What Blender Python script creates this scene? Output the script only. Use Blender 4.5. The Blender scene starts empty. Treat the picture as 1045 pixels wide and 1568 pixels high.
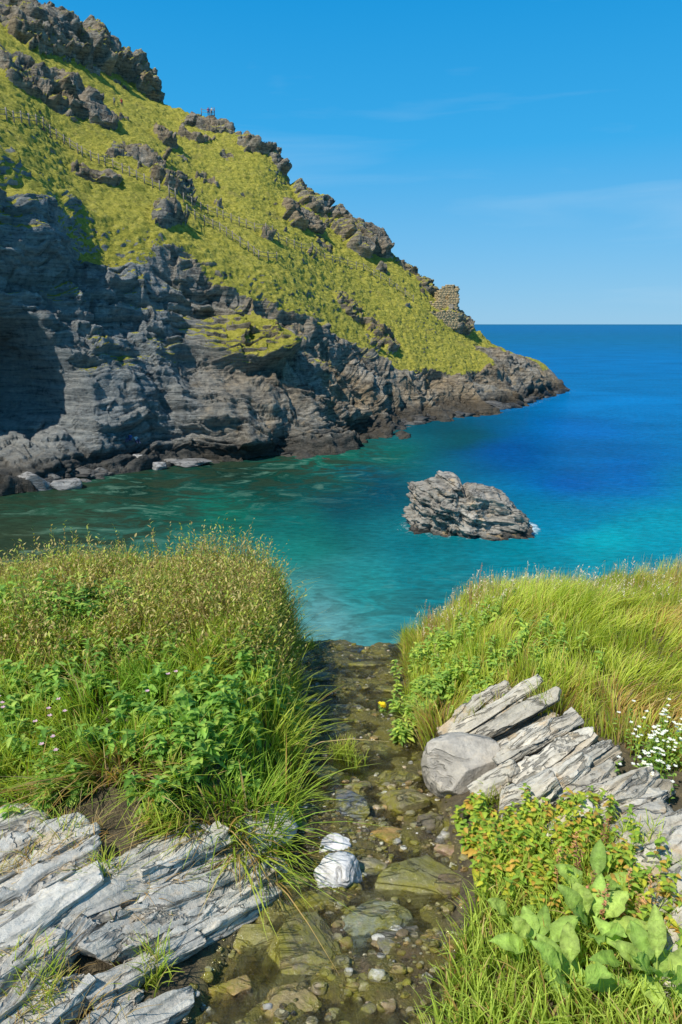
import bpy, math, random
import numpy as np
from mathutils import Vector, Matrix
random.seed(7); RNG=np.random.default_rng(11)
CH=15.0; PITCH=math.radians(15.4); CP,SP=math.cos(PITCH),math.sin(PITCH); F=1045.3
sc=bpy.context.scene
# ------------------------------------------------ measurement helpers
def ray(px,py):
    a=(px-522.5)/1046.0; b=-(py-784)/F
    return np.array([a, CP+b*SP, -SP+b*CP])
def W(px,py,y):
    r=ray(px,py); t=y/r[1]; return np.array([r[0]*t,y,CH+r[2]*t])
def WZ(px,py,z=0.0):
    r=ray(px,py); t=(z-CH)/r[2]; return np.array([r[0]*t,r[1]*t,z])
def proj(P):
    d=P[...,1]*CP-(P[...,2]-CH)*SP; up=P[...,1]*SP+(P[...,2]-CH)*CP
    d=np.where(d<0.1,0.1,d)
    return 522.5+1046*P[...,0]/d, 784-F*up/d, d
# ------------------------------------------------ noise
def hsh(ix,iy,iz,seed=0):
    n=(ix.astype(np.int64)*374761393+iy.astype(np.int64)*668265263+iz.astype(np.int64)*1274126177+seed*97531)&0xffffffff
    n=((n^(n>>13))*1274126177)&0xffffffff
    n=n^(n>>16)
    n=((n^(n>>11))*668265263)&0xffffffff
    n=n^(n>>15)
    return n/float(0xffffffff)*2-1
def vn(x,y,z,seed=0):
    x0=np.floor(x);y0=np.floor(y);z0=np.floor(z)
    fx=x-x0;fy=y-y0;fz=z-z0
    fx=fx*fx*(3-2*fx);fy=fy*fy*(3-2*fy);fz=fz*fz*(3-2*fz)
    r=0
    for i in (0,1):
        for j in (0,1):
            for k in (0,1):
                w=(fx if i else 1-fx)*(fy if j else 1-fy)*(fz if k else 1-fz)
                r=r+w*hsh(x0+i,y0+j,z0+k,seed)
    return r
def fbm(P,scale,octv=4,seed=0,gain=0.5):
    x,y,z=P[...,0]/scale,P[...,1]/scale,P[...,2]/scale
    r=0;a=1;t=0
    for o in range(octv):
        r=r+a*vn(x,y,z,seed+o*7);t+=a;a*=gain
        x=x*2.03+5.1;y=y*2.03+1.7;z=z*2.03+9.2
    return r/t*1.5
def ss(x,a,b):
    t=np.clip((x-a)/(b-a),0,1); return t*t*(3-2*t)
def lin(c):
    c=np.array(c,float)/255; return np.where(c<0.04045,c/12.92,((c+0.055)/1.055)**2.4)
# ------------------------------------------------ mesh helpers
def mesh_obj(name,V,Fq,mat,col=None,attrs=None,smooth=True,parent=None):
    V=np.asarray(V,float);Fq=np.asarray(Fq,np.int32)
    me=bpy.data.meshes.new(name)
    me.vertices.add(len(V));me.vertices.foreach_set('co',V.ravel().astype(np.float32))
    k=Fq.shape[1]
    me.loops.add(Fq.size);me.loops.foreach_set('vertex_index',Fq.ravel())
    me.polygons.add(len(Fq));me.polygons.foreach_set('loop_start',np.arange(0,Fq.size,k,dtype=np.int32))
    me.update(calc_edges=True)
    if smooth: me.polygons.foreach_set('use_smooth',np.ones(len(Fq),bool))
    if col is not None:
        a=me.attributes.new('Col','FLOAT_COLOR','POINT')
        c=np.ones((len(V),4));c[:,:3]=col;a.data.foreach_set('color',c.ravel().astype(np.float32))
    for n,v in (attrs or {}).items():
        v=np.asarray(v)
        if v.ndim==1:
            a=me.attributes.new(n,'FLOAT','POINT');a.data.foreach_set('value',v.astype(np.float32))
        else:
            a=me.attributes.new(n,'FLOAT_VECTOR','POINT');a.data.foreach_set('vector',v.ravel().astype(np.float32))
    me.materials.append(mat)
    ob=bpy.data.objects.new(name,me);sc.collection.objects.link(ob)
    if parent: ob.parent=parent
    return ob
def grid_faces(nr,nc):
    i=np.arange(nr-1)[:,None]*nc+np.arange(nc-1)[None,:]
    return np.stack([i,i+1,i+nc+1,i+nc],-1).reshape(-1,4)
class Acc:
    def __init__(s): s.V=[];s.F=[];s.C=[];s.L=[];s.n=0
    def add(s,V,Fq,C,L=None):
        V=np.asarray(V);s.V.append(V);s.F.append(np.asarray(Fq)+s.n);s.n+=len(V)
        C=np.asarray(C,float)
        if C.ndim==1: C=np.tile(C,(len(V),1))
        s.C.append(C);s.L.append(V if L is None else L)
    def build(s,name,mat,smooth=True,parent=None):
        return mesh_obj(name,np.concatenate(s.V),np.concatenate(s.F),mat,np.concatenate(s.C),{'loc':np.concatenate(s.L)},smooth,parent)
# ------------------------------------------------ materials
class M:
    def __init__(s,name):
        s.m=bpy.data.materials.new(name);s.m.use_nodes=True;s.t=s.m.node_tree;s.t.nodes.clear()
        s.out=s.n('ShaderNodeOutputMaterial')
    def n(s,ty,**k):
        nd=s.t.nodes.new(ty)
        for a,b in k.items(): setattr(nd,a,b)
        return nd
    def l(s,a,b): s.t.links.new(a,b)
    def set(s,sock,v):
        if isinstance(v,bpy.types.NodeSocket): s.l(v,sock)
        elif isinstance(v,(tuple,list)) and len(v)==3 and sock.type=='RGBA': sock.default_value=(*v,1)
        else: sock.default_value=v
    def attr(s,name,out='Color'):
        a=s.n('ShaderNodeAttribute');a.attribute_name=name;return a.outputs[out]
    def pos(s): return s.n('ShaderNodeNewGeometry').outputs['Position']
    def mapping(s,v,scale=(1,1,1),rot=(0,0,0)):
        m=s.n('ShaderNodeMapping');s.l(v,m.inputs['Vector']);m.inputs['Scale'].default_value=scale;m.inputs['Rotation'].default_value=rot
        return m.outputs[0]
    def noise(s,v,scale,detail=5,rough=.6,dist=0):
        n=s.n('ShaderNodeTexNoise');s.l(v,n.inputs['Vector']);n.inputs['Scale'].default_value=scale
        n.inputs['Detail'].default_value=detail;n.inputs['Roughness'].default_value=rough;n.inputs['Distortion'].default_value=dist
        return n.outputs[0]
    def ramp(s,v,stops):
        r=s.n('ShaderNodeValToRGB');s.l(v,r.inputs[0]);e=r.color_ramp.elements
        while len(e)<len(stops): e.new(.5)
        for i,(p,c) in enumerate(stops):
            e[i].position=p;e[i].color=(c,c,c,1) if isinstance(c,(int,float)) else (*c,1)
        return r.outputs[0]
    def mix(s,f,a,b,mode='MIX'):
        m=s.n('ShaderNodeMix',data_type='RGBA',blend_type=mode)
        s.set(m.inputs[0],f);s.set(m.inputs[6],a);s.set(m.inputs[7],b);return m.outputs[2]
    def math(s,op,a,b=0.5,c=None):
        m=s.n('ShaderNodeMath',operation=op);s.set(m.inputs[0],a);s.set(m.inputs[1],b)
        if c is not None: s.set(m.inputs[2],c)
        return m.outputs[0]
    def bump(s,h,strength,dist,nrm=None):
        b=s.n('ShaderNodeBump');s.l(h,b.inputs['Height']);b.inputs['Strength'].default_value=strength;b.inputs['Distance'].default_value=dist
        if nrm is not None: s.l(nrm,b.inputs['Normal'])
        return b.outputs[0]
    def pbr(s,col,rough=.8,normal=None,spec=.3):
        p=s.n('ShaderNodeBsdfPrincipled');s.set(p.inputs['Base Color'],col);s.set(p.inputs['Roughness'],rough)
        p.inputs['Specular IOR Level'].default_value=spec
        if normal is not None: s.l(normal,p.inputs['Normal'])
        return p.outputs[0]
    def done(s,sh): s.l(sh,s.out.inputs[0]);return s.m

def mat_cliff():
    m=M('cliff_rock_and_turf');P=m.pos()
    st=m.mapping(P,(.12,.12,1.4),(math.radians(14),math.radians(-12),0))
    n1=m.noise(st,1.6,9,.72,1.0); n2=m.noise(P,.10,5,.6); n3=m.noise(P,1.8,7,.72);n5=m.noise(m.mapping(P,(1,1,.4)),.5,7,.7,.8)
    nm=m.math('ADD',m.math('MULTIPLY_ADD',n3,.45,m.math('MULTIPLY_ADD',n1,.80,-.33)),m.math('MULTIPLY',n5,.42))
    c=m.ramp(nm,[(.32,(.05,.045,.04)),(.43,(.20,.185,.155)),(.53,(.38,.345,.28)),(.65,(.56,.51,.42)),(.80,(.72,.68,.58))])
    warm=m.ramp(n2,[(.42,0.0),(.60,1.0)])
    c=m.mix(m.math('MULTIPLY',warm,.6),c,(1.12,.86,.54),'MULTIPLY')
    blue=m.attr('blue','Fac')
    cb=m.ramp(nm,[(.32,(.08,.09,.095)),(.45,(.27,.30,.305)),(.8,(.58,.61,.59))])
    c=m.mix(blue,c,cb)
    rust=m.ramp(m.noise(P,.45,6,.72),[(.56,0.0),(.68,.6)])
    c=m.mix(m.math('MULTIPLY',rust,m.math('SUBTRACT',1.0,blue)),c,(.44,.29,.12))
    sp=m.n('ShaderNodeSeparateXYZ');m.l(P,sp.inputs[0])
    zz=m.math('ADD',sp.outputs[2],m.math('MULTIPLY',n3,-3.0))
    wet=m.ramp(m.math('MULTIPLY',zz,.2),[(.0,1.0),(.25,.0)])
    c=m.mix(m.math('MULTIPLY',wet,.75),c,(.04,.038,.033))
    # turf
    g1=m.noise(P,1.1,9,.80);g2=m.noise(P,.07,4,.6);g3=m.noise(P,4.0,4,.75);g4=m.noise(P,.22,6,.72)
    gc=m.ramp(g1,[(.28,(.10,.105,.02)),(.40,(.34,.33,.045)),(.53,(.58,.52,.08)),(.75,(.74,.64,.20))])
    gc=m.mix(m.ramp(g2,[(.42,0.0),(.68,.4)]),gc,m.ramp(g3,[(.3,(.24,.25,.035)),(.7,(.52,.50,.09))]))
    gc=m.mix(m.ramp(g4,[(.56,0.0),(.68,.55)]),gc,m.ramp(g3,[(.35,(.18,.16,.04)),(.7,(.50,.40,.17))]))
    gc=m.mix(m.ramp(g4,[(.30,.6),(.42,0.0)]),gc,m.ramp(g3,[(.35,(.10,.15,.018)),(.7,(.30,.36,.05))]))
    gc=m.mix(m.ramp(g3,[(.30,.7),(.42,0.0)]),gc,(.07,.085,.015))
    ga=m.attr('grass','Fac')
    gm=m.ramp(m.math('ADD',ga,m.math('MULTIPLY_ADD',n3,.9,-.43)),[(.40,0.0),(.50,1.0)])
    col=m.mix(gm,c,gc)
    b=m.bump(m.math('ADD',m.math('ADD',n1,n5),m.math('MULTIPLY',n3,.8)),1.0,1.0)
    b2=m.bump(g3,.6,.35,b)
    return m.done(m.pbr(col,.85,b2,.2))
def mat_rock(name,rough=.8,moss=.0,lich=.3,spec=.3,sc_=1.0,stre=(3,9,30),mossc=(.16,.14,.015),crk=.6,lo=.52):
    m=M(name);P=m.pos();L=m.attr('loc','Vector')
    st=m.mapping(L,tuple(v*sc_ for v in stre),(0,0,.08))
    n1=m.noise(st,1.,9,.66,.4);n2=m.noise(P,7*sc_,6,.65);n3=m.noise(P,45*sc_,6,.72);n4=m.noise(P,16*sc_,6,.7)
    c=m.mix(1.0,m.attr('Col'),m.ramp(n1,[(.28,lo),(.42,.86),(.55,1.0),(.75,1.15)]),'MULTIPLY')
    c=m.mix(1.0,c,m.ramp(n3,[(.28,.68),(.5,1.0),(.8,1.15)]),'MULTIPLY')
    c=m.mix(1.0,c,m.ramp(n4,[(.30,(.72,.72,.73)),(.55,(1.,1.,1.)),(.75,(1.12,1.06,.95))]),'MULTIPLY')
    crack=m.ramp(m.noise(m.mapping(L,tuple(v*sc_*.6 for v in stre)),1.,5,.55,.9),[(.478,1.0),(.495,.12),(.505,.12),(.522,1.0)])
    c=m.mix(crk,c,m.mix(1.0,c,crack,'MULTIPLY'))
    c=m.mix(m.ramp(n2,[(.58,0.0),(.66,lich)]),c,(.56,.37,.17))
    if moss:
        c=m.mix(m.ramp(m.noise(P,12,6,.7),[(.42,0.0),(.6,moss)]),c,m.mix(n3,tuple(v*.5 for v in mossc),tuple(v*1.8 for v in mossc)))
    b=m.bump(m.math('ADD',m.math('ADD',n1,m.math('MULTIPLY',n3,.5)),m.math('MULTIPLY',crack,.6)),.9,.020/sc_)
    return m.done(m.pbr(c,rough,b,spec))
def mat_leaf(name,trans=.4,rough=.5,spec=.3,vein=False):
    m=M(name);c=m.attr('Col')
    nrm=None
    if vein:
        n=m.noise(m.pos(),55,5,.65);c=m.mix(1.0,c,m.ramp(n,[(.3,.6),(.5,1.0),(.75,1.3)]),'MULTIPLY');nrm=m.bump(n,1.0,.008)
    p=m.pbr(c,rough,nrm,spec)
    t=m.n('ShaderNodeBsdfTranslucent');m.l(m.mix(1.0,c,(1.3,1.25,.55),'MULTIPLY'),t.inputs[0])
    x=m.n('ShaderNodeMixShader');x.inputs[0].default_value=trans;m.l(p,x.inputs[1]);m.l(t.outputs[0],x.inputs[2])
    return m.done(x.outputs[0])
def mat_sea():
    m=M('sea_water');P=m.pos()
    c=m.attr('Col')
    pn=m.noise(m.mapping(P,(.05,.09,1)),1.,5,.6,.5)
    c=m.mix(1.0,c,m.ramp(pn,[(.3,.82),(.7,1.18)]),'MULTIPLY')
    sh=m.attr('shallow','Fac');bn=m.noise(m.mapping(P,(.22,.36,1)),1.,8,.70,1.2)
    c=m.mix(m.math('MULTIPLY',sh,m.ramp(bn,[(.45,.95),(.53,0.0)])),c,(.022,.040,.022))
    c=m.mix(m.math('MULTIPLY',sh,m.ramp(bn,[(.55,0.0),(.68,.6)])),c,(.17,.29,.20))
    rip=m.noise(m.mapping(P,(.9,2.4,1),(0,0,.35)),1.3,6,.7,.5)
    c=m.mix(1.0,c,m.ramp(rip,[(.3,.68),(.5,1.0),(.72,1.38)]),'MULTIPLY')
    foam=m.attr('foam','Fac')
    fn=m.noise(P,1.6,8,.8,1.0)
    fm=m.ramp(m.math('MULTIPLY_ADD',foam,.42,m.math('MULTIPLY',fn,.62)),[(.58,0.0),(.70,.8)])
    fm=m.math('MULTIPLY',fm,m.ramp(foam,[(.02,0.0),(.3,1.0)]))
    c=m.mix(fm,c,(.7,.78,.78))
    w1=m.noise(m.mapping(P,(.7,1.3,1),(0,0,.4)),1.4,6,.62,.6)
    w2=m.noise(m.mapping(P,(.10,.22,1),(0,0,.3)),1.,4,.6,.3)
    b=m.bump(m.math('ADD',w1,m.math('MULTIPLY',w2,1.6)),.6,.4)
    d=m.n('ShaderNodeBsdfDiffuse');m.l(c,d.inputs[0])
    g=m.n('ShaderNodeBsdfGlossy');g.inputs['Roughness'].default_value=.12;m.l(b,g.inputs['Normal'])
    f=m.n('ShaderNodeFresnel');f.inputs[0].default_value=1.33;m.l(b,f.inputs[1])
    x=m.n('ShaderNodeMixShader');m.l(m.math('MINIMUM',m.math('MULTIPLY',f.outputs[0],.45),.10),x.inputs[0]);m.l(d.outputs[0],x.inputs[1]);m.l(g.outputs[0],x.inputs[2])
    return m.done(x.outputs[0])
def mat_stream():
    m=M('stream_water');P=m.pos()
    n=m.noise(m.mapping(P,(18,9,10)),1.,7,.7,1.6)
    b=m.bump(n,1.0,.10)
    g=m.n('ShaderNodeBsdfGlossy');g.inputs['Roughness'].default_value=.03;g.inputs['Color'].default_value=(.95,.97,1,1);m.l(b,g.inputs['Normal'])
    t=m.n('ShaderNodeBsdfTransparent');t.inputs[0].default_value=(.88,.82,.62,1)
    f=m.n('ShaderNodeFresnel');f.inputs[0].default_value=1.33;m.l(b,f.inputs[1])
    x=m.n('ShaderNodeMixShader');m.l(m.math('MULTIPLY',f.outputs[0],2.6),x.inputs[0]);m.l(t.outputs[0],x.inputs[1]);m.l(g.outputs[0],x.inputs[2])
    return m.done(x.outputs[0])
def mat_ground():
    m=M('foreground_soil');P=m.pos()
    n=m.noise(P,18,7,.7);n2=m.noise(P,90,4,.7);n3=m.noise(P,5,4,.6)
    c=m.mix(1.0,m.attr('Col'),m.ramp(n,[(.25,.3),(.5,.9),(.75,1.8)]),'MULTIPLY')
    c=m.mix(m.math('MULTIPLY',m.attr('wet','Fac'),m.ramp(n3,[(.38,0.0),(.55,.8)])),c,m.mix(n2,(.06,.06,.01),(.34,.29,.05)))
    r=m.math('MULTIPLY_ADD',m.attr('wet','Fac'),-.75,.95)
    return m.done(m.pbr(c,r,m.bump(m.math('ADD',n,m.math('MULTIPLY',n2,.5)),1.0,.035),.6))
def mat_plain(name,col,rough=.8):
    m=M(name);n=m.noise(m.pos(),3,4,.6)
    return m.done(m.pbr(m.mix(1.0,col,m.ramp(n,[(.3,.7),(.7,1.2)]),'MULTIPLY'),rough))
MC=mat_cliff();MLEAF=mat_leaf('foliage');MDOCK=mat_leaf('dock_leaf',.35,.45,.35,True);MGR=mat_leaf('grass_blades',.42,.55,.2);MSEA=mat_sea();MGND=mat_ground();MST=mat_stream()
MSLAB=mat_rock('pale_slate',.75,.12,.5,mossc=(.17,.15,.06));MWET=mat_rock('wet_stone',.12,.9,.3,.7,mossc=(.20,.18,.02));MISL=mat_rock('islet_rock',.8,0,.45,.3,.16,(4,8,30));MBR=mat_rock('beach_rock',.7,0,.1,.3,.15)
MQ=mat_rock('quartz',.6,0,.15,.4,1.0,(4,4,6),crk=.3,lo=.75)

# ------------------------------------------------ camera, light, sky
cam=bpy.data.cameras.new('camera');co=bpy.data.objects.new('camera',cam);sc.collection.objects.link(co)
co.location=(0,0,CH);co.rotation_euler=(math.radians(90)-PITCH,0,0)
cam.sensor_fit='VERTICAL';cam.sensor_height=36;cam.lens=24;cam.clip_start=.05;cam.clip_end=60000;sc.camera=co
EL=math.radians(54);hz=np.array([-.72,-.70]);hz/=np.linalg.norm(hz)
S=Vector((hz[0]*math.cos(EL),hz[1]*math.cos(EL),math.sin(EL)))
sl=bpy.data.lights.new('sun','SUN');sl.energy=5.0;sl.angle=math.radians(.5);sl.color=(1,.955,.87)
so=bpy.data.objects.new('sun',sl);sc.collection.objects.link(so);so.rotation_euler=(-S).to_track_quat('-Z','Y').to_euler();so.location=(-30,-20,80)
w=bpy.data.worlds.new('World');sc.world=w;w.use_nodes=True;t=w.node_tree;t.nodes.clear()
sky=t.nodes.new('ShaderNodeTexSky');sky.sky_type='NISHITA';sky.sun_disc=False;sky.sun_elevation=EL;sky.sun_rotation=math.atan2(S.x,S.y)
sky.air_density=1.0;sky.dust_density=.1;sky.ozone_density=3.0;sky.altitude=0
bg=t.nodes.new('ShaderNodeBackground');bg.inputs[1].default_value=.12;ow=t.nodes.new('ShaderNodeOutputWorld')
tc=t.nodes.new('ShaderNodeTexCoord');mp=t.nodes.new('ShaderNodeMapping');mp.inputs['Scale'].default_value=(1.2,1.2,10);mp.inputs['Rotation'].default_value=(.05,.12,.3);mp.inputs['Location'].default_value=(1.3,4.2,.9)
sx=t.nodes.new('ShaderNodeSeparateXYZ');gr=t.nodes.new('ShaderNodeValToRGB');e=gr.color_ramp.elements
for _ in range(3): e.new(.5)
for el_,(p_,c_) in zip(e,[(0.0,(.26,.56,.82)),(.10,(.15,.50,.85)),(.22,(.03,.41,.84)),(.38,(.0,.31,.74)),(1.0,(.09,.18,.36))]): el_.position=p_;el_.color=(*c_,1)
sm=t.nodes.new('ShaderNodeVectorMath');sm.operation='SCALE';sm.inputs['Scale'].default_value=1/.12
ms=t.nodes.new('ShaderNodeMix');ms.data_type='RGBA';ms.inputs[0].default_value=.92
cn=t.nodes.new('ShaderNodeTexNoise');cn.inputs['Scale'].default_value=2.0;cn.inputs['Detail'].default_value=7;cn.inputs['Distortion'].default_value=.4
cr=t.nodes.new('ShaderNodeValToRGB');cr.color_ramp.elements[0].position=.56;cr.color_ramp.elements[0].color=(0,0,0,1);cr.color_ramp.elements[1].position=.80;cr.color_ramp.elements[1].color=(.16,.16,.16,1)
mx=t.nodes.new('ShaderNodeMix');mx.data_type='RGBA';mx.inputs[7].default_value=(5.5,6.8,7.6,1)
L_=t.links.new
L_(tc.outputs['Generated'],mp.inputs[0]);L_(mp.outputs[0],cn.inputs['Vector']);L_(cn.outputs[0],cr.inputs[0]);L_(cr.outputs[0],mx.inputs[0])
L_(tc.outputs['Generated'],sx.inputs[0]);L_(sx.outputs[2],gr.inputs[0]);L_(gr.outputs[0],sm.inputs[0]);L_(sky.outputs[0],ms.inputs[6]);L_(sm.outputs[0],ms.inputs[7])
L_(ms.outputs[2],mx.inputs[6]);L_(mx.outputs[2],bg.inputs[0]);L_(bg.outputs[0],ow.inputs[0])
sc.view_settings.view_transform='Standard';sc.view_settings.look='None';sc.view_settings.exposure=0

# ------------------------------------------------ headland
cols=[((-500,800),(-320,150,62),(-330,0,95),(-420,-250,150)),
((0,752),(0,245,80),(0,130,115),(-60,-60,190)),
((130,732),(130,330,88),(100,200,120),(120,56,192)),
((270,705),(260,365,93),(220,225,130),(232,146,190)),
((400,697),(350,405,97),(300,290,132),(300,178,178)),
((500,688),(445,440,103),(390,320,135),(400,224,170)),
((590,662),(500,495,110),(470,370,138),(450,284,168)),
((650,648),(575,540,118),(545,430,140),(560,352,165)),
((720,636),(660,562,126),(640,480,142),(640,424,163)),
((770,628),(720,560,136),(700,510,150),(700,479,162)),
((810,618),(775,550,150),(760,540,157),(760,530,165)),
((850,604),(835,570,160),(832,562,163),(828,555,168)),
((872,598),(868,594,163),(866,593,165),(864,592,168))]
ctrl=[]
for c in cols:
    f=WZ(*c[0]);e=W(*c[1]);mi=W(*c[2]);r=W(*c[3])
    b0=f+np.array([5,-5,0]);b0[2]=-5
    bk=r+np.array([-35,55,0.]);bk[2]=-6 if r[2]<30 else r[2]*.35
    ctrl.append([b0,f,e,mi,r,bk])
ctrl=np.array(ctrl)
segs=[45]+[76]*11
def catmull(A,segs):
    out=[];n=len(A)
    for i,k in enumerate(segs):
        p0=A[max(i-1,0)];p1=A[i];p2=A[i+1];p3=A[min(i+2,n-1)]
        for t in np.arange(k)/k:
            out.append(.5*((2*p1)+(-p0+p2)*t+(2*p0-5*p1+4*p2-p3)*t*t+(-p0+3*p1-3*p2+p3)*t**3))
    out.append(A[-1]);return np.array(out)
CC=catmull(ctrl,segs); nc=len(CC)
rowseg=[18,225,165,170,45];rv=np.concatenate([i+np.arange(k)/k for i,k in enumerate(rowseg)]+[[5.]])
nr=len(rv)
i0=np.minimum(rv.astype(int),4);fr=(rv-i0)
B=CC[:,i0,:]*(1-fr)[None,:,None]+CC[:,i0+1,:]*fr[None,:,None]
B=B.transpose(1,0,2).copy()
K=6
Bp=np.concatenate([np.repeat(B[:1],K,0),B,np.repeat(B[-1:],K,0)],0)
B=sum(Bp[i:i+nr] for i in range(2*K+1))/(2*K+1)
def normals(B):
    du=np.gradient(B,axis=1);dv=np.gradient(B,axis=0)
    n=np.cross(du,dv);n/=np.linalg.norm(n,axis=-1,keepdims=True)+1e-9;return n
N0=normals(B)
FLIP=bool(N0[300,400,2]<0)
if FLIP: N0=-N0
Vg=np.repeat(rv[:,None],nc,1)
bpx,bpy_,bd_=proj(B)
vis=(Vg>.95)&(Vg<4.05)
def loc(px,py):
    d=np.where(vis,(bpx-px)**2+(bpy_-py)**2,1e9)
    return B.reshape(-1,3)[np.argmin(d)]
ttip=ss(np.linalg.norm(B-B[nr//2,-1],axis=-1),2,30)[...,None]
wn=fbm(B,10,4,3)
ve=Vg+.22*wn
R=1-ss(ve,1.82,1.94)
blobs=[(100,145,6.5,3),(140,180,6,3),(25,118,5.5,2.5),(215,240,5,2),(265,285,3.8,1.5),(480,308,6.5,4),(455,335,4.5,2.5),(520,325,4.5,3),(555,365,6.5,4),(325,190,6.5,2.5),(300,210,3.5,1.5),(395,222,6.5,3),(430,250,4.5,2.5),(250,215,3,1.2),
(20,35,13,4),(80,60,12,4),(140,82,12,4),(190,100,10,4),(226,125,7,3.5),(620,405,3.5,1.5),(650,435,4,1.5),(700,490,4.5,2),(670,480,3.5,1.5),(150,272,3,1.2),(535,470,3.5,1.5),(590,520,4,1.2),(330,165,2.5,.8),(760,548,5,1),(800,560,8,1.5),(585,385,3,1.5)]
D=np.zeros(B.shape)
OC=np.zeros(R.shape)
out=np.array([.62,-.5,.35])
fb3=fbm(B,3,3,40)
for k,(px,py,r,a) in enumerate(blobs):
    c=loc(px,py);q=(B-c)*np.array([1,.8,1.1]);d=np.linalg.norm(q,axis=-1)/r+.4*wn+.35*fb3
    msk=1-ss(d,.75,1.0)
    OC=np.maximum(OC,1-ss(d,.8,1.0));D+=(msk*a*.75)[...,None]*out
R=np.maximum(R,OC)
nz1=fbm(B*np.array([1,1,1.6]),6,4,21)
R=np.maximum(R,ss(nz1,.58,.68)*ss(Vg,1.9,2.1)*.9)
x,y,z=B[...,0],B[...,1],B[...,2]
warp=fbm(B,9,3,5);warp2=fbm(B,4,3,6)
def beds(h,seed,dip=.34,wamp=2.0,wb=.6):
    tt=(z+dip*x*.7-.12*y+warp*wamp+warp2*wb*.7)/h
    layer=np.floor(tt);f=tt-layer
    al=(x*.66+y*.75)/(h*2.8)+hsh(layer,layer*0,layer*0,seed)*3+warp*1.2+warp2*.5
    bl=np.floor(al)
    return .4*hsh(layer,layer*0,layer*0,seed+1)+.85*hsh(layer,bl,layer*0,seed+2)-.45*ss(np.abs(f-.5),.36,.5)
def ridge(P,s,sd): return 1-2*np.abs(fbm(P,s,3,sd))
crag=ridge(B*np.array([1,1,.45]),9,61);crag2=ridge(B*np.array([1,1,.6]),3.5,67);crag3=ridge(B*np.array([1,1,.22]),3.2,71)
bvar=.55+.45*ss(fbm(B,8,2,73),-.4,.3)
rd=1.6*fbm(B,16,3,8)+1.2*crag+.35*crag2+.30*crag3+.8*fbm(B,5,3,9)+bvar*(.75*beds(2.6,31)+.62*beds(1.15,35)+.45*beds(.52,38))+.25*fbm(B,1.3,3,12)
rd_o=.9*fbm(B,5,3,9)+.5*crag+.25*crag2+.1*crag3+.65*beds(2.0,31)+.55*beds(.9,35)+.35*beds(.45,38)+.25*fbm(B,1.3,3,12)
rd=rd*(1-OC)+rd_o*OC
gd=.6*fbm(B,7,3,14)+.42*np.abs(fbm(B,1.8,3,15))+.18*fbm(B,.6,2,16)
tp=ttip[...,0]*.75+.25
D+=N0*((R*rd+(1-R)*gd)*tp)[...,None]
def blob3(px,py,rx,push,sx=1,sz=1):
    c=loc(px,py);q=(B-c)/np.array([sx,sx,sz]);return (1-ss(np.linalg.norm(q,axis=-1)/rx+.18*wn,.35,1.0))[...,None]*np.array(push,float)
D+=blob3(-25,590,12,(-10,10,0),1,.8)
D+=blob3(345,640,9,(2.2,-3.0,-.6),1,.8)
D+=blob3(20,330,9,(1.5,-1.5,0),1,1.2)
led=blob3(372,522,7.5,(3.2,-3.6,.6),1.3,.6);D+=led
PH=B+D
N1=normals(PH);N1=-N1 if FLIP else N1
nzf=N1[...,2]
ledm=np.linalg.norm(led,axis=-1)/4.85
grass=(1-R)*ss(nzf,.12,.34)
grass=np.maximum(grass,.95*ss(nzf,.6,.85)*ss(z,7,12)*ss(nz1,-.25,.25)*R)
grass=np.maximum(grass,ss(ledm,.35,.7)*ss(nzf,.05,.35))
grass*=ss(z,3.5,6)
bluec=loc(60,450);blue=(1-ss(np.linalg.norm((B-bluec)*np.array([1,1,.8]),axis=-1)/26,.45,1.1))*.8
Fq=grid_faces(nr,nc)
if FLIP: Fq=Fq[:,::-1]
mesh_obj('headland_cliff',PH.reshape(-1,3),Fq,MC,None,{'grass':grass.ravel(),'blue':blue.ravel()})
hpx,hpy,hd=proj(PH)
def on_hill(px,py):
    d=(hpx-px)**2+(hpy-py)**2
    d=np.where((Vg>.9)&(Vg<4.1),d,1e9)
    cand=d<d.min()+16
    i=np.argmin(np.where(cand,hd,1e9));return PH.reshape(-1,3)[i].copy()

# ------------------------------------------------ generic chiselled rock
_cs={}
def cubesphere(n):
    if n in _cs: return _cs[n]
    g=np.linspace(-1,1,n+1);a,b=np.meshgrid(g,g,indexing='ij');o=np.ones_like(a)
    Vs=[];Fs=[];k=0
    for ax in range(3):
        for s in (-1,1):
            v=np.zeros(a.shape+(3,));v[...,ax]=s*o;v[...,(ax+1)%3]=a*s;v[...,(ax+2)%3]=b
            Vs.append(v.reshape(-1,3));f=grid_faces(n+1,n+1)[:,::-1];Fs.append(f+k);k+=(n+1)**2
    V=np.concatenate(Vs);Fc=np.concatenate(Fs)
    u,inv=np.unique(np.round(V,5),axis=0,return_inverse=True);inv=inv.ravel()
    _cs[n]=(u,inv[Fc]);return _cs[n]
def rock(n,seed,boxy=.3,planes=9,dmin=.5,dmax=.85,amp=.06,nsc=.7):
    P,Fc=cubesphere(n);r=np.random.default_rng(seed)
    s=P/np.linalg.norm(P,axis=1,keepdims=True);p=s*(1-boxy)+P*boxy
    for k in range(planes):
        nn=r.normal(size=3);nn/=np.linalg.norm(nn);d=r.uniform(dmin,dmax)
        e=p@nn-d;p=p-np.where(e>0,e,0)[:,None]*nn
    p=p+s*(amp*fbm(p+seed*3.3,nsc,4,seed))[:,None]
    return p,Fc
def rotm(ax,ang): return np.array(Matrix.Rotation(ang,3,ax))
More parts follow.
